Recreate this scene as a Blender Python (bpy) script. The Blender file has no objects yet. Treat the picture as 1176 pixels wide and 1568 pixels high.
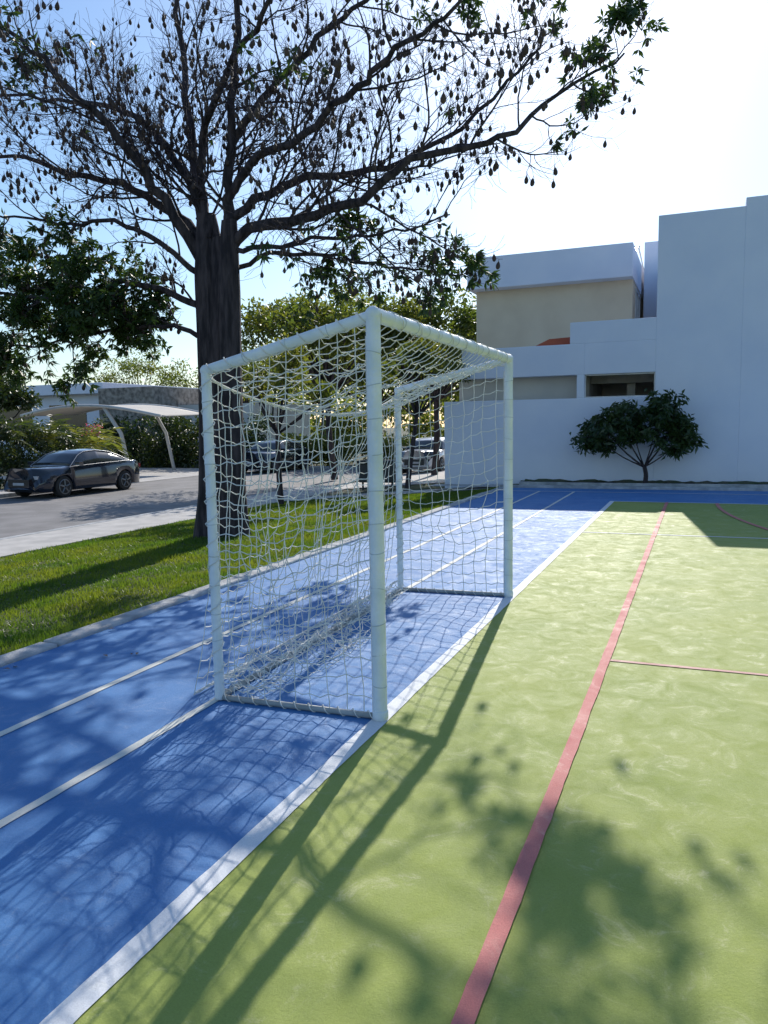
import bpy, math, random
import numpy as np
from mathutils import Vector, Matrix
random.seed(7); rng=np.random.default_rng(7)
S=bpy.context.scene
C=bpy.context.collection
# ------------------------------------------------------------ materials
def nt_new(name):
    m=bpy.data.materials.new(name); m.use_nodes=True
    nt=m.node_tree; b=nt.nodes['Principled BSDF']; return m,nt,b
def mat(name,c1,c2=None,scale=4,rough=.7,bump=0,bscale=60,metal=0,detail=6,lo=.35,hi=.65,spec=None,coat=0,stretch=None):
    m,nt,b=nt_new(name); N=nt.nodes; L=nt.links
    b.inputs['Roughness'].default_value=rough; b.inputs['Metallic'].default_value=metal
    if spec is not None: b.inputs['Specular IOR Level'].default_value=spec
    if coat: b.inputs['Coat Weight'].default_value=coat
    tc=N.new('ShaderNodeTexCoord'); src=tc.outputs['Object']
    if stretch:
        mp=N.new('ShaderNodeMapping'); mp.inputs['Scale'].default_value=stretch; L.new(src,mp.inputs['Vector']); src=mp.outputs['Vector']
    if c2 is None: c2=tuple(x*.85 for x in c1)
    n=N.new('ShaderNodeTexNoise'); n.inputs['Scale'].default_value=scale; n.inputs['Detail'].default_value=detail
    L.new(src,n.inputs['Vector'])
    r=N.new('ShaderNodeValToRGB'); e=r.color_ramp.elements
    e[0].position=lo; e[1].position=hi; e[0].color=(*c1,1); e[1].color=(*c2,1)
    L.new(n.outputs['Fac'],r.inputs['Fac']); L.new(r.outputs['Color'],b.inputs['Base Color'])
    if bump:
        n2=N.new('ShaderNodeTexNoise'); n2.inputs['Scale'].default_value=bscale; n2.inputs['Detail'].default_value=4
        L.new(src,n2.inputs['Vector'])
        bp=N.new('ShaderNodeBump'); bp.inputs['Strength'].default_value=bump; bp.inputs['Distance'].default_value=.02
        L.new(n2.outputs['Fac'],bp.inputs['Height']); L.new(bp.outputs['Normal'],b.inputs['Normal'])
    return m
def leafmat(name,c1,c2,trans=.4,scale=1.5,rough=.45):
    m=mat(name,c1,c2,scale=scale,rough=rough,detail=5)
    nt=m.node_tree;N=nt.nodes;L=nt.links;b=N['Principled BSDF'];out=N['Material Output']
    t=N.new('ShaderNodeBsdfTranslucent'); mx=N.new('ShaderNodeMixShader'); mx.inputs[0].default_value=trans
    src=b.inputs['Base Color'].links[0].from_socket
    g=N.new('ShaderNodeMix'); g.data_type='RGBA'; g.blend_type='MULTIPLY'; g.inputs[0].default_value=1
    L.new(src,g.inputs[6]); g.inputs[7].default_value=(2.6,2.3,1.0,1)
    L.new(g.outputs[2],t.inputs['Color']); L.new(b.outputs[0],mx.inputs[1]); L.new(t.outputs[0],mx.inputs[2]); L.new(mx.outputs[0],out.inputs['Surface'])
    return m
def courtmat(name,base,dark,worn,wornamt=.5,spec=.25):
    m,nt,b=nt_new(name);N=nt.nodes;L=nt.links
    b.inputs['Specular IOR Level'].default_value=spec
    tc=N.new('ShaderNodeTexCoord')
    def noise(s,d=6,r=.6,dist=0):
        n=N.new('ShaderNodeTexNoise');n.inputs['Scale'].default_value=s;n.inputs['Detail'].default_value=d;n.inputs['Roughness'].default_value=r;n.inputs['Distortion'].default_value=dist
        L.new(tc.outputs['Object'],n.inputs['Vector']);return n
    def ramp(src,a,bb,c1,c2):
        r=N.new('ShaderNodeValToRGB');r.color_ramp.elements[0].position=a;r.color_ramp.elements[1].position=bb
        r.color_ramp.elements[0].color=(*c1,1);r.color_ramp.elements[1].color=(*c2,1);L.new(src,r.inputs['Fac']);return r
    n1=noise(1.3,8,.65); r1=ramp(n1.outputs['Fac'],.3,.7,dark,base)
    n2=noise(6,11,.78,.9); f2=ramp(n2.outputs['Fac'],.55,.66,(0,0,0),(wornamt,)*3)
    n5=noise(.55,3,.5); f5=ramp(n5.outputs['Fac'],.38,.62,(.25,)*3,(1,)*3)
    ml=N.new('ShaderNodeMath');ml.operation='MULTIPLY';L.new(f2.outputs['Color'],ml.inputs[0]);L.new(f5.outputs['Color'],ml.inputs[1])
    mx=N.new('ShaderNodeMix');mx.data_type='RGBA';L.new(ml.outputs[0],mx.inputs[0]);L.new(r1.outputs['Color'],mx.inputs[6]);mx.inputs[7].default_value=(*worn,1)
    n3=noise(210,5,.8,.4); f3=ramp(n3.outputs['Fac'],.3,.7,(.82,.82,.82),(1.12,1.12,1.12))
    m2=N.new('ShaderNodeMix');m2.data_type='RGBA';m2.blend_type='MULTIPLY';m2.inputs[0].default_value=1
    L.new(mx.outputs[2],m2.inputs[6]);L.new(f3.outputs['Color'],m2.inputs[7]);L.new(m2.outputs[2],b.inputs['Base Color'])
    rr=ramp(n2.outputs['Fac'],.35,.7,(.8,)*3,(.5,)*3);L.new(rr.outputs['Color'],b.inputs['Roughness'])
    bp=N.new('ShaderNodeBump');bp.inputs['Strength'].default_value=.55;bp.inputs['Distance'].default_value=.006
    n4=noise(95,8,.8,.5);L.new(n4.outputs['Fac'],bp.inputs['Height']);L.new(bp.outputs['Normal'],b.inputs['Normal'])
    return m
M={}
M['green']=courtmat('court_green_paint',(.36,.405,.095),(.275,.34,.07),(.60,.58,.30),.6)
M['blue']=courtmat('court_blue_paint',(.085,.245,.52),(.055,.185,.44),(.28,.38,.54),.4,.38)
M['white']=courtmat('line_white_paint',(.84,.84,.84),(.72,.74,.76),(.45,.47,.42),.5)
M['cream']=courtmat('line_cream_paint',(.78,.77,.69),(.66,.65,.59),(.34,.38,.44),.5)
M['red']=courtmat('line_red_paint',(.68,.25,.21),(.58,.18,.165),(.72,.48,.36),.7)
M['pink']=courtmat('line_pink_paint',(.70,.40,.34),(.62,.33,.28),(.5,.45,.2),.5)
M['conc']=mat('concrete',(.54,.51,.48),(.40,.38,.36),scale=2.5,rough=.85,bump=.4,bscale=80,detail=10)
M['kerb']=mat('kerb_concrete',(.52,.52,.52),(.3,.31,.32),scale=6,rough=.85,bump=.5,bscale=60,detail=10)
M['road']=mat('asphalt',(.25,.235,.23),(.17,.16,.155),scale=1.2,rough=.8,bump=.5,bscale=120,detail=12)
M['soil']=mat('soil',(.10,.08,.05),(.05,.075,.025),scale=3,rough=.95,bump=.6,bscale=30,detail=10)
M['turf']=mat('turf_ground',(.045,.075,.016),(.09,.09,.035),scale=2.2,rough=.95,bump=.6,bscale=60,detail=10)
M['grass']=leafmat('grass_blades',(.05,.11,.014),(.11,.15,.022),trans=.5,scale=1.3)
M['wall']=mat('white_stucco',(.86,.88,.97),(.80,.83,.94),scale=1.1,rough=.9,bump=.25,bscale=90,detail=10)
M['beige']=mat('beige_stucco',(.82,.68,.49),(.76,.62,.44),scale=1.5,rough=.9,bump=.2,bscale=90)
M['cream_wall']=mat('cream_stucco',(.74,.70,.64),(.66,.63,.59),scale=1.5,rough=.9,bump=.2,bscale=90)
M['terra']=mat('terracotta',(.55,.13,.06),(.46,.10,.05),rough=.8)
M['glass']=mat('dark_glass',(.02,.025,.03),(.03,.035,.04),rough=.08,spec=.8)
M['alu']=mat('aluminium',(.55,.56,.58),(.45,.46,.48),rough=.4,metal=.6)
M['bark']=mat('bark',(.080,.060,.062),(.022,.017,.020),scale=14,rough=.92,bump=1,bscale=30,detail=10,stretch=(1,1,.16),lo=.38,hi=.6)
M['twig']=mat('twig_bark',(.070,.050,.062),(.040,.030,.040),scale=5,rough=.85)
M['pod']=mat('seed_pod',(.05,.032,.028),(.09,.055,.035),scale=3,rough=.7)
M['leafA']=leafmat('kapok_leaf',(.022,.05,.015),(.045,.085,.02),trans=.25)
M['leafB']=leafmat('mango_leaf',(.025,.055,.018),(.05,.085,.025),trans=.22,rough=.35)
M['leafC']=leafmat('back_leaf',(.055,.09,.02),(.11,.13,.03),trans=.5,scale=.6)
M['leafD']=leafmat('hedge_leaf',(.018,.04,.012),(.045,.07,.02),trans=.25,scale=.8)
M['leafE']=leafmat('shrub_leaf',(.09,.13,.03),(.15,.16,.04),trans=.45,scale=1)
M['leafF']=leafmat('palm_leaf',(.04,.07,.02),(.09,.11,.03),trans=.35,scale=1)
M['flower']=leafmat('bougainvillea_flower',(.28,.04,.17),(.4,.08,.26),trans=.3)
M['post']=mat('white_tape',(.87,.89,.89),(.72,.77,.78),scale=7,rough=.42,bump=.35,bscale=35,detail=10)
M['seam']=mat('tape_seam',(.50,.54,.55),(.62,.66,.66),scale=20,rough=.6)
M['rope']=mat('net_rope',(.84,.82,.77),(.66,.64,.56),scale=12,rough=.8)
M['base']=mat('base_pipe',(.45,.46,.45),(.28,.29,.27),scale=9,rough=.6,detail=9)
M['canopy']=mat('canopy_fabric',(.60,.54,.46),(.52,.47,.41),scale=1,rough=.8)
M['stone']=mat('stone_cladding',(.42,.37,.32),(.16,.14,.12),scale=4,rough=.9,bump=.8,bscale=8)
M['tyre']=mat('tyre',(.02,.02,.02),(.03,.03,.03),rough=.8)
M['rim']=mat('rim',(.25,.26,.28),(.18,.19,.2),rough=.35,metal=.8)
M['carblack']=mat('car_paint_dark',(.010,.014,.028),(.012,.018,.034),rough=.12,coat=1)
M['carwhite']=mat('car_paint_white',(.75,.75,.77),(.7,.7,.72),rough=.25,coat=1)
M['lamp']=mat('headlight',(.5,.52,.55),(.4,.42,.45),rough=.1)
M['tail']=mat('taillight',(.35,.02,.02),(.3,.02,.02),rough=.2)
M['bin']=mat('dark_plastic',(.03,.035,.035),(.05,.05,.05),rough=.6)
M['dry']=mat('dry_leaf',(.22,.15,.07),(.10,.06,.03),scale=2,rough=.8)
# ------------------------------------------------------------ mesh helpers
class MB:
    def __init__(s): s.v=[];s.f=[];s.m=[]
    def add(s,vs,fs,mi=0):
        o=len(s.v); s.v.extend([tuple(map(float,v)) for v in vs]); s.f.extend([tuple(i+o for i in f) for f in fs]); s.m.extend([mi]*len(fs))
    def box(s,x0,x1,y0,y1,z0,z1,mi=0):
        s.add([(x0,y0,z0),(x1,y0,z0),(x1,y1,z0),(x0,y1,z0),(x0,y0,z1),(x1,y0,z1),(x1,y1,z1),(x0,y1,z1)],
              [(0,3,2,1),(4,5,6,7),(0,1,5,4),(1,2,6,5),(2,3,7,6),(3,0,4,7)],mi)
    def tube(s,pts,r,n=6,mi=0,cap=True):
        P=np.array(pts,float); k=len(P)
        R=np.full(k,r,float) if np.isscalar(r) else np.array(r,float)
        T=np.gradient(P,axis=0); T/=np.linalg.norm(T,axis=1)[:,None]+1e-9
        ref=np.array([0,0,1.]) if abs(T[:,2]).mean()<.8 else np.array([1.,0,0])
        U=np.cross(T,ref); U/=np.linalg.norm(U,axis=1)[:,None]+1e-9
        V=np.cross(T,U); a=np.arange(n)*2*np.pi/n
        ring=P[:,None,:]+R[:,None,None]*(U[:,None,:]*np.cos(a)[None,:,None]+V[:,None,:]*np.sin(a)[None,:,None])
        vs=ring.reshape(-1,3).tolist(); fs=[]
        for i in range(k-1):
            for j in range(n):
                j2=(j+1)%n; fs.append((i*n+j,i*n+j2,(i+1)*n+j2,(i+1)*n+j))
        if cap: fs.append(tuple(range(n))[::-1]); fs.append(tuple((k-1)*n+j for j in range(n)))
        s.add(vs,fs,mi)
    def obj(s,name,mats,smooth=False,parent=None,bevel=0):
        me=bpy.data.meshes.new(name); me.from_pydata(s.v,[],s.f); 
        for mm in mats: me.materials.append(mm)
        me.polygons.foreach_set('material_index',s.m)
        if smooth: me.polygons.foreach_set('use_smooth',[True]*len(s.f))
        me.update(); o=bpy.data.objects.new(name,me); C.objects.link(o)
        if parent: o.parent=parent
        if bevel:
            b=o.modifiers.new('bev','BEVEL'); b.width=bevel; b.segments=2; b.limit_method='ANGLE'
        return o
def empty(name,loc=(0,0,0)):
    e=bpy.data.objects.new(name,None); e.location=loc; C.objects.link(e); return e
def boxobj(name,dims,m,parent=None,bevel=0):
    b=MB(); 
    for d in dims: b.box(*d)
    return b.obj(name,[m],parent=parent,bevel=bevel)
def quadmesh(name,V,m,parent=None,per=4):
    n=len(V); me=bpy.data.meshes.new(name)
    me.vertices.add(n*per); me.vertices.foreach_set('co',V.reshape(-1).astype(np.float32))
    me.loops.add(n*per); me.loops.foreach_set('vertex_index',np.arange(n*per,dtype=np.int32))
    me.polygons.add(n); me.polygons.foreach_set('loop_start',(np.arange(n)*per).astype(np.int32))
    try: me.polygons.foreach_set('loop_total',np.full(n,per,dtype=np.int32))
    except Exception: pass
    me.materials.append(m); me.update(calc_edges=True); me.validate()
    o=bpy.data.objects.new(name,me); C.objects.link(o)
    if parent: o.parent=parent
    return o
def norm(a): return a/(np.linalg.norm(a,axis=-1,keepdims=True)+1e-9)
def leaves(P,D,Ln,W,fold=.15):
    n=len(P); r=norm(rng.normal(size=(n,3))); side=norm(np.cross(D,r)); up=norm(np.cross(side,D))
    Ln=np.broadcast_to(Ln,(n,))[:,None]; W=np.broadcast_to(W,(n,))[:,None]
    mid=P+D*Ln*.45+up*W*fold
    return np.stack([P,mid+side*W*.5,P+D*Ln,mid-side*W*.5],axis=1)
def crown(centers,radii,n,Ln,W,droop=.3):
    centers=np.array(centers,float); radii=np.array(radii,float)
    k=rng.integers(0,len(centers),n)
    d=norm(rng.normal(size=(n,3))); rr=rng.random(n)**.5
    P=centers[k]+d*radii[k][:,None]*rr[:,None]*np.array([1,1,.75])
    D=norm(d*.6+rng.normal(size=(n,3))*.7+np.array([0,0,-droop]))
    return leaves(P,D,Ln*(.6+.8*rng.random(n)),W*(.6+.8*rng.random(n)))
# ------------------------------------------------------------ terrain
XB=[-400,-20.0,-11.55,-10.0,-4.25,400]
HB=[-.6,-.6,-.6,-.47,-.04,-.04]
def H(x): return float(np.interp(x,XB,HB))
def strip(mb,x0,x1,y0,y1,dz,mi=0):
    xs=[x0]+[x for x in XB if x0<x<x1]+[x1]
    for a,b in zip(xs[:-1],xs[1:]):
        mb.add([(a,y0,H(a)+dz),(b,y0,H(b)+dz),(b,y1,H(b)+dz),(a,y1,H(a)+dz)],[(0,1,2,3)],mi)
g=MB(); strip(g,-400,400,-300,500,0); g.obj('ground',[M['soil']])
lw=MB(); strip(lw,-10.0,-4.26,-20,17.6,.012); strip(lw,-7.8,-6.3,18.7,21.5,.012); lw.obj('lawn',[M['turf']])
rd=MB(); rd.add([(-20,-60,-.55),(-11.7,-60,-.55),(-11.7,33,-.55),(-20,33,-.55)],[(0,1,2,3)]); rd.obj('road',[M['road']])
k=MB()
k.box(-11.7,-11.55,-60,22.5,-.6,-.42); k.box(-20.15,-20.0,-60,24,-.6,-.42); k.box(-20.0,-11.55,33,33.15,-.6,-.42)
k.obj('road_kerb',[M['kerb']],bevel=.02)
sw=MB(); sw.add([(-11.55,-60,-.43),(-10,-60,-.43),(-10,22.5,-.43),(-11.55,22.5,-.43)],[(0,1,2,3)])
sw.add([(-10,-60,-.43),(-10,22.5,-.43),(-10,22.5,-.47),(-10,-60,-.47)],[(0,1,2,3)])
sw.add([(-21.6,-60,-.44),(-20.15,-60,-.44),(-20.15,24,-.44),(-21.6,24,-.44)],[(0,1,2,3)])
strip(sw,-10,-4.26,17.6,18.7,.03)
sw.obj('sidewalk',[M['conc']])
pv=MB(); strip(pv,-11.55,-6.25,21.5,37,.03); pv.add([(-30,24,-.54),(-20,24,-.54),(-20,33,-.54),(-30,33,-.54)],[(0,1,2,3)])
pv.obj('driveway_pavement',[M['conc']])
# ------------------------------------------------------------ court
cs=MB(); cs.box(-4.1,16,-14,17.6,-.3,-.002); cs.obj('court_slab',[M['conc']])
def sheet(name,rects,z,m):
    b=MB()
    for x0,x1,y0,y1 in rects: b.add([(x0,y0,z),(x1,y0,z),(x1,y1,z),(x0,y1,z)],[(0,1,2,3)])
    return b.obj(name,[m])
def painted(name,lines,z,m,jit=.0016):
    b=MB()
    for x0,y0,x1,y1,wd in lines:
        L=math.hypot(x1-x0,y1-y0); k=int(L/.045); tx,ty=(x1-x0)/L,(y1-y0)/L; nx,ny=-ty,tx
        vs=[];e1=0;e2=0
        for i in range(k+1):
            t=i/k; e1=.75*e1+random.gauss(0,jit*.6); e2=.75*e2+random.gauss(0,jit*.6)
            cx_,cy_=x0+(x1-x0)*t,y0+(y1-y0)*t
            a_=wd/2+e1; b_=wd/2+e2
            vs+= [(cx_+nx*a_,cy_+ny*a_,z),(cx_-nx*b_,cy_-ny*b_,z)]
        b.add(vs,[(2*i,2*i+1,2*i+3,2*i+2) for i in range(k)])
    return b.obj(name,[m])
sheet('court_blue_surface',[(-4.1,-1.47,-14,17.6),(-1.47,16,14.9,17.6)],.002,M['blue'])
sheet('court_green_surface',[(-1.47,16,-14,14.9)],.002,M['green'])
painted('court_white_line',[(-1.47,-6,-1.47,14.86,.08),(-1.43,10.62,14,10.62,.05),(-1.51,14.89,14,14.89,.06),(-4.0,16.77,14,16.77,.05)],.006,M['white'])
painted('court_cream_line',[(-2.44,-6,-2.44,16.74,.05),(-3.18,-6,-3.18,16.74,.05)],.006,M['cream'])
painted('court_red_line',[(-.507,-6,-.507,14.86,.056)],.010,M['red'])
painted('court_pink_line',[(-.478,4.89,14,4.86,.036)],.006,M['pink'])
b=MB()
cx,cy,R=10.7,14.86,10.4
for i in range(40):
    a0=math.pi+i*.03; a1=a0+.03
    b.add([(cx+(R)*math.cos(a0),cy+R*math.sin(a0),.010),(cx+(R-.06)*math.cos(a0),cy+(R-.06)*math.sin(a0),.010),(cx+(R-.06)*math.cos(a1),cy+(R-.06)*math.sin(a1),.010),(cx+R*math.cos(a1),cy+R*math.sin(a1),.010)],[(0,1,2,3)])
b.obj('court_red_arc',[M['red']])
k=MB()
y=-14
while y<17.5:
    k.box(-4.26,-4.1,y,y+1.485,-.3,.03+random.uniform(-.004,.004)); y+=1.5
k.box(-4.26,16,17.6,17.75,-.3,.06)
k.obj('court_kerb',[M['kerb']],bevel=.015)
sheet('garden_path',[(-6.1,16,17.75,18.45)],.0,M['conc'])
k=MB(); k.box(-4.0,16,18.45,18.55,-.1,.07); k.obj('planting_bed_kerb',[M['kerb']],bevel=.01)
bed=MB()
xs=np.linspace(-4,16,120); ys=np.linspace(18.55,19.3,7)
vv=[(x,yy,.03+.07*rng.random()) for x in xs for yy in ys]; ff=[(i*7+j,(i+1)*7+j,(i+1)*7+j+1,i*7+j+1) for i in range(119) for j in range(6)]
bed.add(vv,ff); bed.obj('planting_bed',[M['soil']])
# ------------------------------------------------------------ lawn grass
n=170000
gx=-4.24-5.74*rng.random(n)**1.15; gy=1.0+16.5*rng.random(n)**1.25
gz=np.interp(gx,XB,HB)+.012
clump=np.sin(gx*3.1+np.sin(gy*2.3)*1.7)*np.sin(gy*2.7+np.cos(gx*1.9))*.5+.5
dist=np.hypot(gx,gy); hh=(.022+.035*rng.random(n))*(.6+.8*clump); ww=.0022*(1+dist*.22)
hh=np.where(gx>-4.34,hh+.03,hh)
a=rng.random(n)*6.283; P=np.stack([gx,gy,gz],1); sd=np.stack([np.cos(a),np.sin(a),0*a],1)*ww[:,None]
tip=P+np.stack([rng.normal(size=n)*.02,rng.normal(size=n)*.02,hh],1)
quadmesh('lawn_grass',np.stack([P-sd,P+sd,tip],1),M['grass'],per=3)
n=190
lx=np.concatenate([-4.3-5.4*rng.random(170),-4.2+.9*rng.random(20)]); ly=1.5+13*rng.random(n); lz=np.where(lx<-4.26,np.interp(lx,XB,HB)+.05,.035)
lz=np.where(lx>-4.1,.014,lz)
d=norm(np.stack([rng.normal(size=n),rng.normal(size=n),rng.normal(size=n)*.08],1))
sdv=norm(np.cross(d,np.tile([0,0,1.],(n,1)))); L0=.03+.035*rng.random(n)[:,None]; P0=np.stack([lx,ly,lz],1)
quadmesh('fallen_leaves',np.stack([P0,P0+d*L0*.5+sdv*L0*.22+[0,0,.004],P0+d*L0,P0+d*L0*.5-sdv*L0*.22+[0,0,.006]],1),M['dry'])
# ------------------------------------------------------------ goal
G=empty('handball_goal')
A=np.array([-1.47,3.50,0]);B=np.array([-1.49,6.46,0]);Dn=np.array([-2.42,3.47,0]);Df=np.array([-2.47,6.41,0])
ZT,ZB=2.03,1.80
def wrapped(mb,p,q,r,step=.16):
    p=np.array(p,float);q=np.array(q,float);L=np.linalg.norm(q-p);k=int(L/step);pts=[];rr=[]
    t_=(q-p)/L
    for i in range(k+1):
        t=i/k
        if i>0: pts.append(p+(q-p)*(t-.012/L)); rr.append(r-.0005)
        pts.append(p+(q-p)*t); rr.append(r+.0020)
        if i<k: pts.append(p+(q-p)*(t+.012/L)); rr.append(r+.0004)
        if 0<i<k:
            c=p+(q-p)*(t+random.uniform(-.01,.01)); tl=t_+np.cross(t_,rng.normal(size=3))*.12; tl/=np.linalg.norm(tl)
            mb.tube([c-tl*.0022,c+tl*.0022],r+.0026,16,1)
    P=np.array(pts); P[1:-1]+=rng.normal(size=(len(P)-2,3))*.0005
    mb.tube(P,rr,16)
z=lambda v,h:(v[0],v[1],h)
def ball(mb,c,r,mi=0):
    vs=[];fs=[];nu,nv=14,8
    for i in range(nv+1):
        th=math.pi*i/nv
        for j in range(nu):
            ph=2*math.pi*j/nu; vs.append((c[0]+r*math.sin(th)*math.cos(ph),c[1]+r*math.sin(th)*math.sin(ph),c[2]+r*math.cos(th)))
    for i in range(nv):
        for j in range(nu): fs.append((i*nu+j,(i+1)*nu+j,(i+1)*nu+(j+1)%nu,i*nu+(j+1)%nu))
    mb.add(vs,fs,mi)
PM=[M['post'],M['seam']]
fp=MB(); wrapped(fp,z(A,0.012),z(A,ZT),.036); wrapped(fp,z(B,0.012),z(B,ZT),.036); 
for c in (A,B): ball(fp,z(c,ZT),.0395); fp.tube([z(c,.004),z(c,.05),z(c,.055)],[.041,.041,.037],16)
fp.obj('front_posts',PM,smooth=True,parent=G)
cb=MB(); wrapped(cb,z(A,ZT),z(B,ZT),.036,.19); cb.obj('crossbar',PM,smooth=True,parent=G)
bp=MB(); wrapped(bp,z(Dn,.01),z(Dn,ZB),.027); wrapped(bp,z(Df,.01),z(Df,ZB),.027)
for c in (Dn,Df): ball(bp,z(c,ZB),.031)
wrapped(bp,z(A,ZT-.005),z(Dn,ZB),.028,.2); wrapped(bp,z(B,ZT-.005),z(Df,ZB),.028,.2)
bp.obj('back_posts_and_side_bars',PM,smooth=True,parent=G)
gb=MB()
for p,q in ((A,Dn),(Dn,Df),(B,Df)): gb.tube([z(p,.019),z(q,.019)],.016,10)
gb.obj('ground_frame',[M['base']],smooth=True,parent=G)
NR=.0029
def smooth_noise(shape,k,amp):
    a=rng.normal(size=(shape[0]//k+3,shape[1]//k+3,3))*amp
    from_x=np.linspace(0,a.shape[0]-1.001,shape[0]); from_y=np.linspace(0,a.shape[1]-1.001,shape[1])
    ix=from_x.astype(int);iy=from_y.astype(int);fx=(from_x-ix)[:,None,None];fy=(from_y-iy)[None,:,None]
    fx=fx*fx*(3-2*fx);fy=fy*fy*(3-2*fy)
    ix=np.minimum(ix,a.shape[0]-2);iy=np.minimum(iy,a.shape[1]-2)
    g=lambda i,j:a[np.ix_(ix+i,iy+j)]
    return (g(0,0)*(1-fx)+g(1,0)*fx)*(1-fy)+(g(0,1)*(1-fx)+g(1,1)*fx)*fy
def netgrid(mb,fn,nu,nv,amp=.02,jit=.007,sag=.012,r=NR):
    U=np.linspace(0,1,nu+1);V=np.linspace(0,1,nv+1)
    P=np.array([[fn(u,v) for v in V] for u in U])
    w=(np.minimum(np.minimum(U,1-U)[:,None],np.minimum(V,1-V)[None,:])*4).clip(0.12,1)[...,None]
    P=P+(smooth_noise((nu+1,nv+1),3,amp)+rng.normal(size=P.shape)*jit)*w
    P[...,2]=np.maximum(P[...,2],.012)
    def line(Q):
        pts=[Q[0]]
        for a_,b_ in zip(Q[:-1],Q[1:]):
            m=(a_+b_)/2+rng.normal(size=3)*.003; hz=np.hypot(*(b_-a_)[:2]); m[2]=max(.012,m[2]-sag*min(1,hz/.09)); pts+= [m,b_]
        mb.tube(pts,r,4,cap=False)
    for i in range(nu+1): line(P[i])
    for j in range(nv+1): line(P[:,j])
    for i in range(nu+1):
        for j in range(nv+1):
            c=P[i,j];q=r*1.9
            mb.add([c+(q,0,0),c-(q,0,0),c+(0,q,0),c-(0,q,0),c+(0,0,q),c-(0,0,q)],[(0,2,4),(2,1,4),(1,3,4),(3,0,4),(2,0,5),(1,2,5),(3,1,5),(0,3,5)])
nb=MB()
def side(F,K):
    def f(u,v):
        b0=F*(1-u)+K*u; top=(ZT*(1-u)+ZB*u)-.03
        s=math.sin(math.pi*v)*math.sin(math.pi*u)
        zz=.02+(top-.02)*v-.08*math.sin(math.pi*u)*math.sin(math.pi*v)
        return np.array([b0[0]-.03*s,b0[1]+.03*s,zz])
    return f
netgrid(nb,side(A,Dn),10,19,.026,.009)
netgrid(nb,side(B,Df),10,19,.024)
def topsag(u,v):
    b0=(A*(1-v)+B*v)*(1-u)+(Dn*(1-v)+Df*v)*u
    sg=math.sin(math.pi*v)
    zz=(ZT-.03)*(1-u)+(ZB-.02)*u - (.04+.16*u)*sg**.7*(u**.5) -.09*math.sin(math.pi*u)*sg
    return np.array([b0[0]+.06*u*sg,b0[1],zz])
netgrid(nb,topsag,10,29,.03,.009)
def back(u,v):
    t=topsag(1,u); b0=(Dn*(1-u)+Df*u)
    vv=v; out=.16*(1-vv)**3*1.0+.06*math.sin(math.pi*vv)*math.sin(math.pi*u)
    return np.array([b0[0]*(1-vv)+t[0]*vv-out,b0[1],.015+(t[2]-.015)*vv])
netgrid(nb,back,29,18,.035,.009)
def heap(u,v):
    return np.array([-2.58+.52*v*(.7+.3*math.sin(5*u)),3.5+2.85*u,.03+.09*abs(math.sin(9*u+4*v))*math.sin(math.pi*v)])
netgrid(nb,heap,44,12,.05,.02,r=.0024)
def rim(p,q,rr,pitch=.09,wr=.0035):
    p=np.array(p,float);q=np.array(q,float);L=np.linalg.norm(q-p);t=(q-p)/L
    ref=np.array([0,0,1.]) if abs(t[2])<.8 else np.array([1.,0,0]); u=np.cross(t,ref);u/=np.linalg.norm(u);v=np.cross(t,u)
    k=int(L/pitch*8); pts=[p+t*L*i/k+(u*math.cos(i*math.pi/4)+v*math.sin(i*math.pi/4))*rr*(1+.1*random.random()) for i in range(k+1)]
    nb.tube(pts,wr,4,cap=False)
rim(z(A,ZT),z(B,ZT),.0415,pitch=.30,wr=.0025); rim(z(A,ZT),z(Dn,ZB),.033,pitch=.11); rim(z(B,ZT),z(Df,ZB),.033,pitch=.11)
rim(z(Dn,.1),z(Dn,ZB),.033,pitch=.12); rim(z(Df,.1),z(Df,ZB),.033,pitch=.12)
for p,q in ((A,Dn),(Dn,Df),(B,Df)): rim(z(p,.021),z(q,.021),.021,pitch=.085,wr=.003)
nb.tube([topsag(1,i/30) for i in range(31)],.006,6); nb.tube([back(i/30,.0)+np.array([0,0,.01]) for i in range(31)],.006,6)
nb.tube([z(A+np.array([-.04,0,0]),.03+i*.1) for i in range(20)],.004,5); nb.tube([z(B+np.array([-.04,0,0]),.03+i*.1) for i in range(20)],.004,5)
nb.obj('net',[M['rope']],parent=G)
# ------------------------------------------------------------ big tree
T=empty('kapok_tree')
tb=MB(); tw=MB(); leafP=[];leafD=[];podP=[]
zones=[((-9.4,9.8,3.3),1.6,.75),((-11.3,9.8,3.2),1.9,.85),((-1.1,12,6.6),.7,.6),((-1.9,11,5.7),.6,.35),((-1.5,11.5,6.1),.5,.45),((-2.0,12.1,7.2),.7,.2),((-3.6,11.2,3.7),.8,.2),((-5.2,10.9,3.7),1.0,.3),((-3.8,11.5,8.8),1.6,.5),((-5.2,9.4,6.2),.5,.25),((-9.2,9,6.8),.6,.2),((-6.8,10.6,3.7),.8,.35)]
def leafprob(p):
    r=0.002
    for c,rad,d in zones:
        dd=np.linalg.norm((p-np.array(c)))/rad
        if dd<1: r=max(r,d*(1-dd*dd*.6))
    return r
def smoothline(pts,n):
    P=np.array(pts,float); k=len(P); t=np.linspace(0,k-1,n); out=[]
    for s in t:
        i=min(int(s),k-2);f=s-i
        p0=P[max(i-1,0)];p1=P[i];p2=P[i+1];p3=P[min(i+2,k-1)]
        out.append(.5*((2*p1)+(-p0+p2)*f+(2*p0-5*p1+4*p2-p3)*f*f+(-p0+3*p1-3*p2+p3)*f**3))
    return np.array(out)
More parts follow.
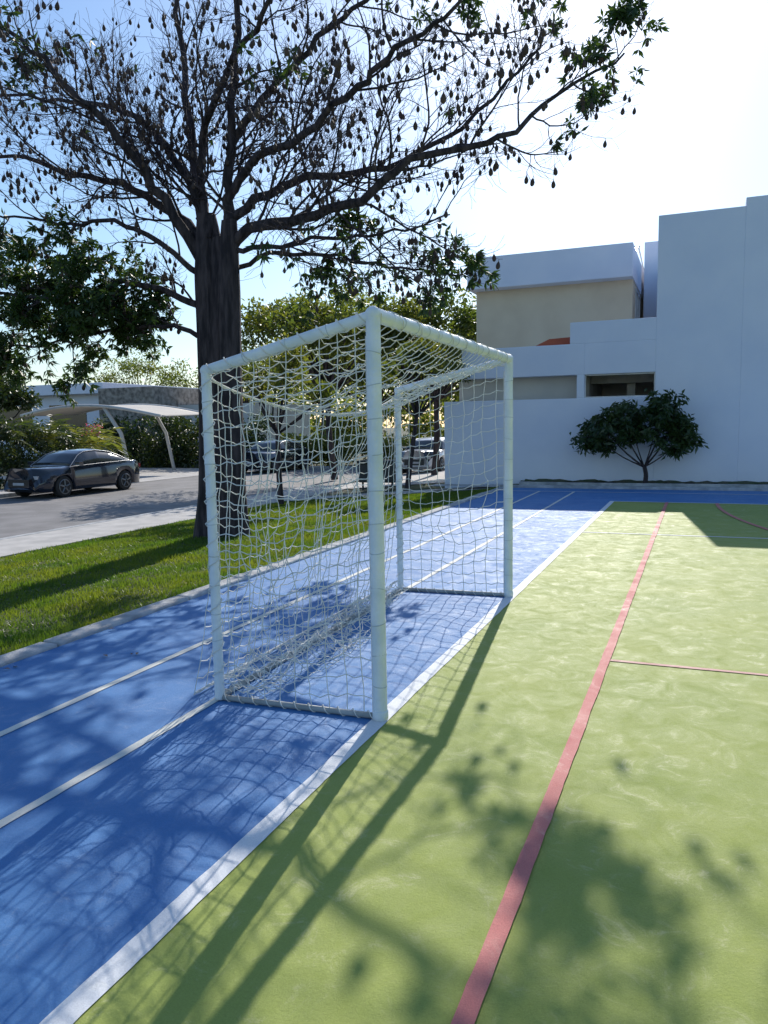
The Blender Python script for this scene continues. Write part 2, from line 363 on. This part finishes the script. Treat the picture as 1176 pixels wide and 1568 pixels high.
def grow(p,d,L,r,lev,up):
    k={1:9,2:7,3:5}[lev]; pts=[p]; q=p.copy(); dd=d.copy(); st=L/k
    for i in range(k):
        dd=dd+rng.normal(size=3)*(.14 if lev<3 else .18)+np.array([0,0,(up if lev==1 else up+.3*i/k)*.20]); dd/=np.linalg.norm(dd); q=q+dd*st; pts.append(q.copy())
    rr=np.linspace(r,max(r*.4,.0027),k+1)
    (tb if lev==1 else tw).tube(pts,rr,{1:6,2:4,3:3}[lev],cap=False)
    pts=np.array(pts)
    if lev<3:
        nchild={1:int(4+L*3.4),2:int(3+L*5.2)}[lev]
        for c in range(nchild):
            t=.2+.8*(c+random.random())/nchild; i=min(int(t*k),k-1); f=t*k-i
            pp=pts[i]*(1-f)+pts[i+1]*f; ax=pts[i+1]-pts[i]; ax/=np.linalg.norm(ax)
            s=rng.normal(size=3); s-=ax*s.dot(ax); s/=np.linalg.norm(s)
            nd=ax*.8+s*.75; nd/=np.linalg.norm(nd)
            grow(pp,nd,L*(.38+.34*random.random())*(1.1-.5*t),r*.42*(1.15-.5*t),lev+1,up)
    if lev>=2:
        tip=pts[-1]
        lp=leafprob(tip)
        if random.random()<lp:
            for _ in range(3): leafP.append(tip+rng.normal(size=3)*.06); leafD.append(dd)
        if random.random()<(.56 if lev==2 else .17): podP.append(pts[-2] if random.random()<.6 else pts[-3])
def limb(pts,r0,r1,n=22,dens=2.9,start=.12,Lm=1.7,up=.22):
    Q=smoothline(pts,n); Q[1:-1]+=rng.normal(size=(n-2,3))*.025
    tb.tube(Q,np.linspace(r0,r1,n),9,cap=False)
    tot=np.linalg.norm(np.diff(Q,axis=0),axis=1).sum(); m=int(tot*dens)
    for c in range(m):
        t=start+(1-start)*(c+random.random())/m; i=min(int(t*(n-1)),n-2); f=t*(n-1)-i
        pp=Q[i]*(1-f)+Q[i+1]*f; ax=Q[i+1]-Q[i]; ax/=np.linalg.norm(ax)
        s=rng.normal(size=3); s-=ax*s.dot(ax); s/=np.linalg.norm(s)
        nd=ax*.75+s*.8+np.array([0,0,.0]); nd/=np.linalg.norm(nd)
        grow(pp,nd,Lm*(.5+.8*random.random())*(1.15-.6*t),(r0+(r1-r0)*t)*.20+.007,1,up)
def trunk(pts,rr,seed):
    Q=smoothline(pts,26); k=len(Q); R=np.interp(np.linspace(0,1,k),np.linspace(0,1,len(rr)),rr)
    n=18; vs=[];fs=[]
    for i in range(k):
        for j in range(n):
            a=2*math.pi*j/n; fl=1+.13*math.sin(3*a+seed+i*.05)+.07*math.sin(7*a+seed*2+i*.12)
            if i<4: fl+=(4-i)*.10*(.5+.5*math.sin(5*a+seed))
            vs.append((Q[i][0]+R[i]*fl*math.cos(a),Q[i][1]+R[i]*fl*math.sin(a),Q[i][2]))
    for i in range(k-1):
        for j in range(n): fs.append((i*n+j,i*n+(j+1)%n,(i+1)*n+(j+1)%n,(i+1)*n+j))
    tb.add(vs,fs)
trunk([(-7.28,10.5,-.35),(-7.24,10.5,1.0),(-7.18,10.5,2.2),(-7.14,10.5,3.8),(-7.18,10.5,4.8)],[.30,.25,.24,.25,.13],0.3)
trunk([(-6.80,10.35,-.35),(-6.78,10.35,1.0),(-6.72,10.3,2.2),(-6.68,10.3,3.5),(-6.63,10.3,4.6)],[.22,.18,.16,.16,.11],1.7)
trunk([(-7.0,10.42,-.3),(-7.0,10.42,1.5),(-6.95,10.4,3.0),(-6.9,10.4,4.4)],[.24,.2,.17,.1],2.9)
limb([(-6.63,10.3,4.3),(-6.63,10.3,4.9),(-6.58,10.3,5.7),(-6.34,10.2,7.08),(-6.19,10.2,8.9)],.105,.03)
limb([(-6.75,10.3,4.1),(-6.3,10.3,4.45),(-5.27,10.2,4.45),(-4.27,10,4.59),(-3.5,10,5.0),(-2.51,10.2,5.13),(-1.9,11,5.82),(-1.12,12,6.65)],.095,.014,30,3.3)
limb([(-6.7,10.3,4.2),(-6.1,10.3,4.15),(-5.2,10.3,4.2),(-4.2,10.5,4.2),(-3.3,10.7,4.4)],.045,.01,24,2.6,up=.1)
limb([(-6.6,10.3,5.0),(-6.1,10.1,5.3),(-5.13,9.6,5.31),(-3.99,9,5.52),(-3.31,8.6,5.67),(-2.57,8.2,5.75),(-2.1,8,6.05)],.07,.012,26,2.8)
limb([(-6.65,10.3,4.6),(-5.96,10.4,4.97),(-5.29,10.9,5.23),(-4.42,11.4,5.45),(-3.51,11.8,5.91),(-2.65,12,6.68),(-2.17,12,7.13)],.075,.012,26)
limb([(-7.17,10.5,4.3),(-7.35,10.6,5.0),(-7.59,10.8,6.01),(-8.0,11.2,7.42),(-8.38,11.5,9.25)],.11,.03)
limb([(-7.1,10.4,4.4),(-7.14,10.4,5.72),(-6.35,9.8,6.39),(-5.33,9.2,6.69),(-4.82,9,7.4)],.075,.018)
limb([(-6.6,10.3,5.6),(-5.9,10.6,6.6),(-4.8,10.9,7.5),(-3.6,11.2,8.3)],.065,.018)
limb([(-7.25,10.5,4.0),(-7.71,10,5.11),(-8.06,9.6,5.79),(-8.5,9.2,6.36),(-9.1,9,7.01),(-10.08,8.8,7.73)],.09,.018,24,3.2)
limb([(-7.25,10.5,4.6),(-7.5,10.5,5.4),(-8.68,11,6.54),(-9.96,11.4,7.2),(-11.5,11.6,7.64),(-13.71,11.8,8.2)],.075,.018,24,3.2)
limb([(-7.2,10.5,4.1),(-7.6,10.5,4.75),(-8.69,10.6,5.39),(-9.49,10.3,5.62),(-10.41,10,5.96),(-11.48,9.8,6.16)],.09,.016,24,3.8)
limb([(-7.3,10.4,3.9),(-8.2,10.0,4.6),(-9.4,9.8,4.75),(-10.8,9.5,5.0)],.05,.012,20,3.4,up=.1)
limb([(-7.2,10.4,3.3),(-7.57,10.4,3.52),(-8.3,10,3.76),(-9.34,9.7,3.6),(-10.51,9.5,3.71),(-12,9.3,3.9)],.065,.012,24,4.2,Lm=1.3,up=-.05)
limb([(-7.25,10.5,2.9),(-7.9,10.4,3.15),(-8.9,10.2,3.1),(-10.1,10.1,2.95),(-11.6,10,2.9)],.045,.01,22,3.6,Lm=1.1,up=-.05)
limb([(-6.65,10.4,3.9),(-5.9,10.6,4.1),(-5.0,10.9,4.0),(-4.1,11.2,3.8),(-3.3,11.4,3.7)],.04,.01,22,3.4,Lm=1.2,up=0)
tb.obj('trunk_and_limbs',[M['bark']],smooth=True,parent=T)
tw.obj('twigs',[M['twig']],parent=T)
LP=np.array(leafP);LD=np.array(leafD); n=len(LP); K=7
ax=norm(LD+np.array([0,0,-.4])+rng.normal(size=(n,3))*.5)
r0=norm(np.cross(ax,norm(rng.normal(size=(n,3))))); r1=np.cross(ax,r0); V=[]
for kk in range(K):
    aa=kk*2*math.pi/K*.85
    d=norm(r0*math.cos(aa)+r1*math.sin(aa)+ax*.45+np.array([0,0,-.55]))
    V.append(leaves(LP+ax*.04,d,.14*(.7+.5*rng.random(n)),.042,.3))
quadmesh('leaves',np.concatenate(V),M['leafA'],parent=T)
pm=MB(); prof=[(0,.003),(.015,.006),(.04,.022),(.075,.034),(.105,.031),(.125,.018),(.132,.003)]
for p in podP:
    s=random.uniform(.55,.95); p=np.array(p); tl=np.array([random.uniform(-.15,.15),random.uniform(-.15,.15),-1.0])
    P=[p]+[p+tl*(.02+h)*s for h,_ in prof]; pm.tube(P,[.002]+[w*s for _,w in prof],7,cap=True)
pm.obj('seed_pods',[M['pod']],smooth=True,parent=T)
# ------------------------------------------------------------ mango tree
Mg=empty('mango_tree'); mt=MB()
mt.tube(smoothline([(-1.12,18.6,0),(-1.10,18.6,.25),(-1.14,18.6,.45)],8),np.linspace(.055,.045,8),8)
tips=[]
for e,r,sc in (((-2.05,18.5,1.35),.03,(.28,.3,.22)),((-1.7,18.75,1.5),.025,(.28,.3,.2)),((-.55,18.6,1.35),.03,(.24,.3,.24)),((-.62,18.5,1.75),.028,(.24,.25,.18)),((-2.25,18.6,1.15),.02,(.17,.2,.2)),((-.35,18.65,1.12),.018,(.15,.2,.2)),((-.85,18.6,1.6),.018,(.15,.2,.2)),((-1.4,18.5,1.35),.018,(.18,.2,.15))):
    s=np.array([-1.14,18.6,.43]); e=np.array(e); mid=(s+e)/2+np.array([0,0,-.08])
    mt.tube(smoothline([s,mid,e],8),np.linspace(r,.008,8),6)
    for _ in range(20): 
        tp=e+rng.normal(size=3)*np.array(sc)*.95; mt.tube([mid*.3+e*.7,tp],[.007,.004],4); tips.append(tp)
mt.obj('trunk',[M['bark']],smooth=True,parent=Mg)
V=[]
tips=np.array(tips)
for kk in range(30):
    d=norm(rng.normal(size=(len(tips),3))*np.array([1,1,.5])+np.array([0,0,-.7]))
    V.append(leaves(tips+rng.normal(size=tips.shape)*.06,d,.20*(.6+.6*rng.random(len(tips))),.06,.35))
quadmesh('leaves',np.concatenate(V),M['leafB'],parent=Mg)
# ------------------------------------------------------------ background trees
def bgtree(name,x,y,zb,h,r,n,m,nc=26,ln=.22,trunk_r=.14):
    E=empty(name); t=MB(); base=np.array([x,y,zb]); fork=base+np.array([rng.normal()*.2,0,h*.38])
    t.tube(smoothline([base,(base+fork)/2+rng.normal(size=3)*.1,fork],8),np.linspace(trunk_r,trunk_r*.7,8),8)
    cs=[];rs=[]
    for i in range(nc):
        d=norm(rng.normal(size=3)); d[2]=abs(d[2])*.9-.25
        c=fork+np.array([0,0,h*.25])+d*np.array([r,r,h*.38])*(.45+.55*random.random()); cs.append(c); rs.append(r*(.14+.2*random.random()))
        t.tube(smoothline([fork,(fork+c)/2+rng.normal(size=3)*.15,c],6),np.linspace(trunk_r*.35,.012,6),5,cap=False)
    t.obj('trunk',[M['bark']],parent=E)
    quadmesh('foliage',crown(cs,rs,n,ln,ln*.42),m,parent=E)
bgtree('street_tree',-12.6,26,-.5,8.2,3.6,15000,M['leafC'],40,.19)
bgtree('street_tree',-9.0,27,-.4,7.2,3.0,12000,M['leafC'],32,.19)
bgtree('street_tree',-9.3,16.2,-.35,4.4,1.5,2800,M['leafC'],16,.13,.08)
bgtree('street_tree',-7.2,19.3,-.2,4.9,1.5,2800,M['leafC'],16,.13,.08)
bgtree('street_tree',-34,54,-.6,9.5,4.5,4200,M['leafC'],30,.26)
bgtree('street_tree',-46,56,-.6,10,5,4200,M['leafC'],30,.26)
bgtree('street_tree',-27.5,23,-.6,5.6,2.6,10000,M['leafD'],24,.2)
bgtree('street_tree',-17.5,42,-.5,8,4.2,10000,M['leafC'],26,.3)
bgtree('street_tree',-25,50,-.5,9,4.4,8000,M['leafC'],26,.3)
bgtree('street_tree',-10.5,46,-.5,7,3.6,8000,M['leafC'],24,.3)
cs=[];rs=[]
for i in range(150):
    t=random.random(); cs.append((-75+68*t,62+random.uniform(-6,10),random.uniform(0,4.6))); rs.append(random.uniform(1.2,2.6))
quadmesh('distant_trees',crown(cs,rs,26000,.5,.28),M['leafC'])
cs=[];rs=[]
for i in range(130): cs.append((-21.9-random.random()*1.8,15+random.random()*9.5,-.4+random.random()*2.1)); rs.append(.35+random.random()*.25)
quadmesh('hedge',crown(cs,rs,22000,.14,.07),M['leafD'])
cs=[];rs=[]
for i in range(130): cs.append((-31+random.random()*10.5,33.5+random.random()*2,-.4+random.random()*2.5)); rs.append(.45+random.random()*.3)
quadmesh('hedge',crown(cs,rs,15000,.2,.1),M['leafD'])
cs=[];rs=[]
for i in range(90): cs.append((-19.5+random.random()*7.5,34+random.random()*1.6,-.5+random.random()*1.4)); rs.append(.35+random.random()*.3)
quadmesh('shrub_bed',crown(cs,rs,11000,.2,.09),M['leafE'])
cs=[(-22.2+random.random()*.8,23.4+random.random()*.6,1.3+random.random()*.4) for _ in range(10)]
quadmesh('bougainvillea_bush',crown(cs,[.2]*10,90,.08,.06),M['flower'])
def fan(name,x,y,z0,n,L,m):
    P=[];D=[];
    for i in range(n):
        a=random.random()*6.283; el=random.uniform(.15,1.3); d0=np.array([math.cos(a)*math.cos(el),math.sin(a)*math.cos(el),math.sin(el)])
        q=np.array([x,y,z0]); dd=d0.copy()
        for s in range(11):
            dd=dd+np.array([0,0,-.12]); dd/=np.linalg.norm(dd); q=q+dd*L/11
            side=np.cross(dd,[0,0,1.]); side/=np.linalg.norm(side)+1e-6
            for sg in (-1,1):
                P.append(q.copy()); v=side*sg+dd*.7+np.array([0,0,-.25]); D.append(v/np.linalg.norm(v))
    return quadmesh(name,leaves(np.array(P),np.array(D),L*.3,L*.035),m)
for (x,y,zz,L,m_) in ((-21.8,23.2,.9,1.3,'leafE'),(-22.2,21.6,1.1,1.2,'leafF'),(-22.6,20.0,1.2,1.3,'leafF'),(-23.2,25.5,.8,1.4,'leafE')): fan('palm_plant',x,y,zz,26,L,M[m_])
# ------------------------------------------------------------ house
Hh=empty('modern_house')
W=MB()
Y0=19.3
W.box(-6.15,-.98,Y0,Y0+.25,-.3,2.06)
W.box(-5.67,-2.6,Y0+.0,Y0+.25,2.62,3.36); W.box(-2.6,-.98,Y0,Y0+.25,2.62,3.36)
W.box(-2.78,-2.6,Y0,Y0+.25,2.06,2.62)
W.box(-2.95,-.98,Y0+.002,Y0+.25,3.36,3.87)
W.box(-6.15,-5.95,Y0+.25,29,-.3,2.06)
W.box(-.98,.83,Y0-.003,27,-.3,6.14); W.box(.83,10,Y0-.003,27,-.3,6.32)
W.box(-1.75,-.98,26.5,29,3.2,7.1)
W.obj('white_walls',[M['wall']],parent=Hh,bevel=.012)
F=MB(); F.box(-6.6,-1.83,23.1,30,5.5,6.42); F.obj('roof_fascia',[M['wall']],parent=Hh,bevel=.012)
boxobj('upper_storey_walls',[(-6.45,-1.86,23.6,29.6,2.6,5.5)],M['beige'],Hh)
boxobj('terrace_floor',[(-5.9,-.99,Y0+.25,23.6,2.66,2.9)],M['cream_wall'],Hh)
boxobj('recess_panel',[(-5.9,-2.7,Y0+.55,Y0+.7,1.5,2.66)],M['cream_wall'],Hh)
boxobj('interior_walls',[(-2.7,-1.0,23,23.2,-.3,2.66),(-1.75,-1.55,21,21.2,-.3,2.66)],M['cream_wall'],Hh)
boxobj('interior_beam',[(-2.6,-1.0,20.6,20.8,2.45,2.66),(-2.7,-2.6,20.2,23,-.3,2.66)],M['conc'],Hh)
boxobj('side_window',[(-1.86,-1.845,24.6,26.0,4.3,5.3)],M['glass'],Hh)
boxobj('side_window_frame',[(-1.86,-1.82,24.52,24.6,4.22,5.38),(-1.86,-1.82,26.0,26.08,4.22,5.38),(-1.86,-1.82,24.6,26.0,4.22,4.3),(-1.86,-1.82,25.27,25.33,4.3,5.3),(-1.86,-1.82,24.6,26.0,5.3,5.38)],M['alu'],Hh)
fr=MB()
for a_ in ((-2.6,-2.57,Y0+.1,Y0+.14,2.06,2.62),(-1.01,-.98,Y0+.1,Y0+.14,2.06,2.62),(-2.57,-1.01,Y0+.1,Y0+.14,2.06,2.09),(-2.57,-1.01,Y0+.1,Y0+.14,2.59,2.62)): fr.box(*a_)
fr.obj('opening_frame',[M['alu']],parent=Hh)
t=MB(); t.add([(-4.05,Y0+.3,3.3),(-2.95,Y0+.3,3.3),(-2.95,Y0+.3,3.56),(-3.5,Y0+.3,3.54),(-4.05,Y0+.5,3.36),(-4.05,Y0+.8,3.3),(-2.95,Y0+.8,3.3),(-2.95,Y0+.8,3.56),(-3.5,Y0+.8,3.54)],[(0,1,2,3),(3,2,7,8),(1,6,7,2),(0,3,8,5),(5,8,7,6)]); t.obj('terracotta_parapet',[M['terra']],parent=Hh)
sp=MB()
for i in range(4):
    x0=-4.5+i*.62; sp.add([(x0,26,6.5),(x0+.58,26,6.5),(x0+.58,28,7.3),(x0,28,7.3),(x0,26,6.46),(x0+.58,26,6.46),(x0+.58,28,7.26),(x0,28,7.26)],[(0,1,2,3),(4,7,6,5),(0,4,5,1),(2,6,7,3),(1,5,6,2),(0,3,7,4)])
    sp.tube([(x0+.25,27.9,6.4),(x0+.25,27.9,7.25)],.02,6,1)
sp.tube([(-4.5,28.05,7.31),(-2.0,28.05,7.31)],.03,6,1); sp.tube([(-2.05,26,6.45),(-2.05,28,7.33)],.03,6,1); sp.tube([(-2.05,28,7.33),(-1.9,29.5,6.5)],.025,6,1)
sp.obj('solar_panel_rack',[M['alu'],M['alu']],parent=Hh)
# ------------------------------------------------------------ far house & carport
FH=empty('flat_roof_house')
boxobj('walls',[(-46,-34,38,47,-.6,3.7)],M['wall'],FH)
boxobj('roof_slab',[(-46.5,-33.4,37.2,47.5,3.7,4.35)],M['wall'],FH,bevel=.03)
boxobj('stone_block',[(-33.4,-29.3,36.8,44,-.6,3.95)],M['stone'],FH)
boxobj('windows',[(-43,-40,37.97,38,1,3.1),(-38.5,-35.5,37.97,38,.2,3.1)],M['glass'],FH)
boxobj('right_wing',[(-29.3,-24,39,46,-.6,2.9)],M['cream_wall'],FH)
CP=empty('carport_canopy'); c=MB(); nu,nv=24,8; vs=[];
for i in range(nu+1):
    for j in range(nv+1):
        u=i/nu;v=j/nv; x=-30.2+8.2*u; y_=28+3.6*v; zz=2.0+.62*math.sin(math.pi*(u*.85+.12))+.10*v; vs.append((x,y_,zz))
fs=[(i*(nv+1)+j,(i+1)*(nv+1)+j,(i+1)*(nv+1)+j+1,i*(nv+1)+j+1) for i in range(nu) for j in range(nv)]
c.add(vs,fs); o=c.obj('fabric',[M['canopy']],smooth=True,parent=CP); sm=o.modifiers.new('s','SOLIDIFY'); sm.thickness=.04
c=MB(); c.tube([vs[i*(nv+1)] for i in range(nu+1)],.07,8); c.tube([(-24.0,28.2,-.55),(-24.4,28.2,1.3),(-25.2,28.1,2.5)],.09,8); c.tube([(-24,31.4,-.55),(-24.4,31.4,1.3),(-25.2,31.4,2.6)],.08,8)
c.tube([vs[i*(nv+1)+nv] for i in range(nu+1)],.06,8); c.obj('frame',[M['cream_wall']],smooth=True,parent=CP)
# ------------------------------------------------------------ cars
def car(name,loc,rot,paint):
    E=empty(name,loc); E.rotation_euler=(0,0,rot)
    b=MB(); xs=np.unique(np.concatenate([np.linspace(-2.28,2.28,58),[-.32,-.24,.9,1.0]]))
    belt=lambda x: float(np.interp(x,[-2.28,-2.22,-2.0,-1.5,0,.95,1.6,2.05,2.2,2.28],[.72,.90,.98,1.0,.96,.93,.83,.72,.6,.45]))
    roof=lambda x: max(belt(x)+.012,float(np.interp(x,[-1.75,-1.3,-.85,-.3,.25,.55,1.1],[.99,1.2,1.36,1.43,1.40,1.30,.93])))
    hwf=lambda x: .91*float(np.interp(x,[-2.28,-2.2,-1.9,-1.2,1.3,1.9,2.15,2.28],[.78,.88,.96,1,1,.95,.86,.70]))
    wx=(-1.36,1.38); rows=[]
    for x in xs:
        hw=hwf(x); zb=.2
        for w in wx:
            dx=abs(x-w)
            if dx<.39: zb=max(zb,.33+math.sqrt(.39**2-dx*dx)*.97-.02)
        if x>2.15 or x<-2.15: zb=max(zb,.3)
        be=belt(x);ro=roof(x); cw=hw*.93-(ro-be)*.48
        z3=max(.5,zb+.03); z3=min(z3,be-.12)
        rows.append([(0,zb),(hw*.8,zb),(hw*.985,min(zb+.02,be-.2)),(hw,z3),(hw*.985,max(z3+.02,be-.14)),(hw*.93,be),(cw,ro-.035 if ro-be>.04 else ro-.004),(cw*.8,ro),(0,ro+.015)])
    vs=[];fs=[];mi=[]
    for x,r in zip(xs,rows):
        for (yy,zz) in r: vs.append((x,yy,zz))
        for (yy,zz) in r: vs.append((x,-yy,zz))
    for i in range(len(xs)-1):
        xm=(xs[i]+xs[i+1])/2; gh=min(roof(xs[i])-belt(xs[i]),roof(xs[i+1])-belt(xs[i+1]))
        for sgn in (0,9):
            for j in range(8):
                a_=i*18+sgn+j; q=(a_,a_+1,a_+19,a_+18) if sgn else (a_,a_+18,a_+19,a_+1)
                m_=0
                if j==5 and gh>.07 and not(-.33<xm<-.23): m_=1
                if j in(6,7) and ((.5<xm<1.06) or (-1.7<xm<-.95)): m_=1
                fs.append(q);mi.append(m_)
    e=len(xs)-1
    fs.append(tuple(range(0,9))+tuple(range(17,9,-1)));mi.append(0); fs.append(tuple(e*18+i for i in range(17,9,-1))[::1]+tuple(e*18+i for i in range(0,9)));mi.append(0)
    b.add(vs,fs); b.m=mi; o=b.obj('body',[paint,M['glass']],smooth=True,parent=E)
    t=MB()
    for s in(-1,1):
        X=np.linspace(-1.72,1.08,24); t.tube([(x,s*(hwf(x)*.93-(roof(x)-belt(x))*.48+.004),roof(x)-.03) for x in X],.011,5,2)
        t.tube([(x,s*(hwf(x)*.93+.006),belt(x)+.004) for x in X],.010,5,2)
        t.box(1.95,2.24,s*.52-.16,s*.52+.16,.60,.70,0); t.box(-2.29,-2.2,s*.6-.18,s*.6+.18,.74,.86,1)
        t.box(.72,.9,s*.98-.09,s*.98+.09,.96,1.07,3)
    t.box(2.2,2.30,-.42,.42,.36,.6,3); t.box(2.295,2.31,-.22,.22,.42,.50,0); t.box(-2.3,-2.27,-.24,.24,.56,.68,0)
    t.obj('trim',[M['lamp'],M['tail'],M['alu'],paint if paint is not M['carwhite'] else M['bin']],parent=E,bevel=.015)
    w=MB()
    for x in wx:
        for s in(-1,1):
            c=[(x,s*yy,.33) for yy in(.68,.70,.88,.90)]; w.tube(c,[.30,.33,.33,.30],26,0)
            w.tube([(x,s*.885,.33),(x,s*.906,.33)],[.215,.215],22,0)
            for q in range(5):
                a=q*2*math.pi/5+.3
                w.tube([(x+.03*math.cos(a),s*.912,.33+.03*math.sin(a)),(x+.21*math.cos(a),s*.908,.33+.21*math.sin(a))],[.03,.022],6,1)
            ring=[(x+.22*math.cos(a),s*.905,.33+.22*math.sin(a)) for a in np.linspace(0,2*math.pi,25)]; w.tube(ring,.014,5,1,cap=False)
    w.obj('wheels',[M['tyre'],M['rim']],parent=E)
    return E
car('parked_car',(-18.95,19.6,-.55),-math.pi/2,M['carblack'])
car('parked_car',(-18.4,31.5,-.55),-math.pi/2,M['carblack'])
car('parked_car',(-10.6,31.5,-.50),-math.pi/2,M['carwhite'])
UB=empty('waste_container')
boxobj('body',[(-8.95,-7.85,20,20.7,-.12,.42)],M['bin'],UB,bevel=.03)
boxobj('lid',[(-9.0,-7.8,19.95,20.75,.422,.5)],M['bin'],UB,bevel=.02)
lg=MB()
for x in(-8.85,-7.95):
    for yy in(20.1,20.6): lg.tube([(x,yy,-.35),(x,yy,-.12)],.03,8)
lg.obj('legs',[M['bin']],parent=UB)
# ------------------------------------------------------------ camera
cam=bpy.data.cameras.new('Camera'); co=bpy.data.objects.new('Camera',cam); C.objects.link(co)
r=Vector((.9265,.3765,-.0175)).normalized(); bk=Vector((.3753,-.9198,.1124)); bk=(bk-r*bk.dot(r)).normalized(); up=bk.cross(r)
co.matrix_world=Matrix(((r.x,up.x,bk.x,0),(r.y,up.y,bk.y,0),(r.z,up.z,bk.z,1.5),(0,0,0,1)))
cam.sensor_fit='VERTICAL'; cam.sensor_height=36; cam.lens=27.09; cam.clip_end=1500; cam.clip_start=.05
S.camera=co
# ------------------------------------------------------------ light
sd=Vector((-.27,2.135,1.377)).normalized()
sun=bpy.data.lights.new('sun','SUN'); sun.energy=5; sun.angle=math.radians(.4); sun.color=(1,.95,.87)
so=bpy.data.objects.new('sun',sun); C.objects.link(so); so.rotation_euler=sd.to_track_quat('Z','Y').to_euler()
w=bpy.data.worlds.new('World'); S.world=w; w.use_nodes=True; nt=w.node_tree
sk=nt.nodes.new('ShaderNodeTexSky'); sk.sky_type='NISHITA'; sk.sun_disc=False
sk.sun_elevation=math.asin(sd.z); sk.sun_rotation=math.atan2(sd.x,sd.y)
sk.air_density=1.25; sk.dust_density=.65; sk.ozone_density=6
nt.links.new(sk.outputs[0],nt.nodes['Background'].inputs['Color']); nt.nodes['Background'].inputs['Strength'].default_value=.15
S.view_settings.view_transform='Standard'; S.view_settings.look='None'; S.view_settings.exposure=0
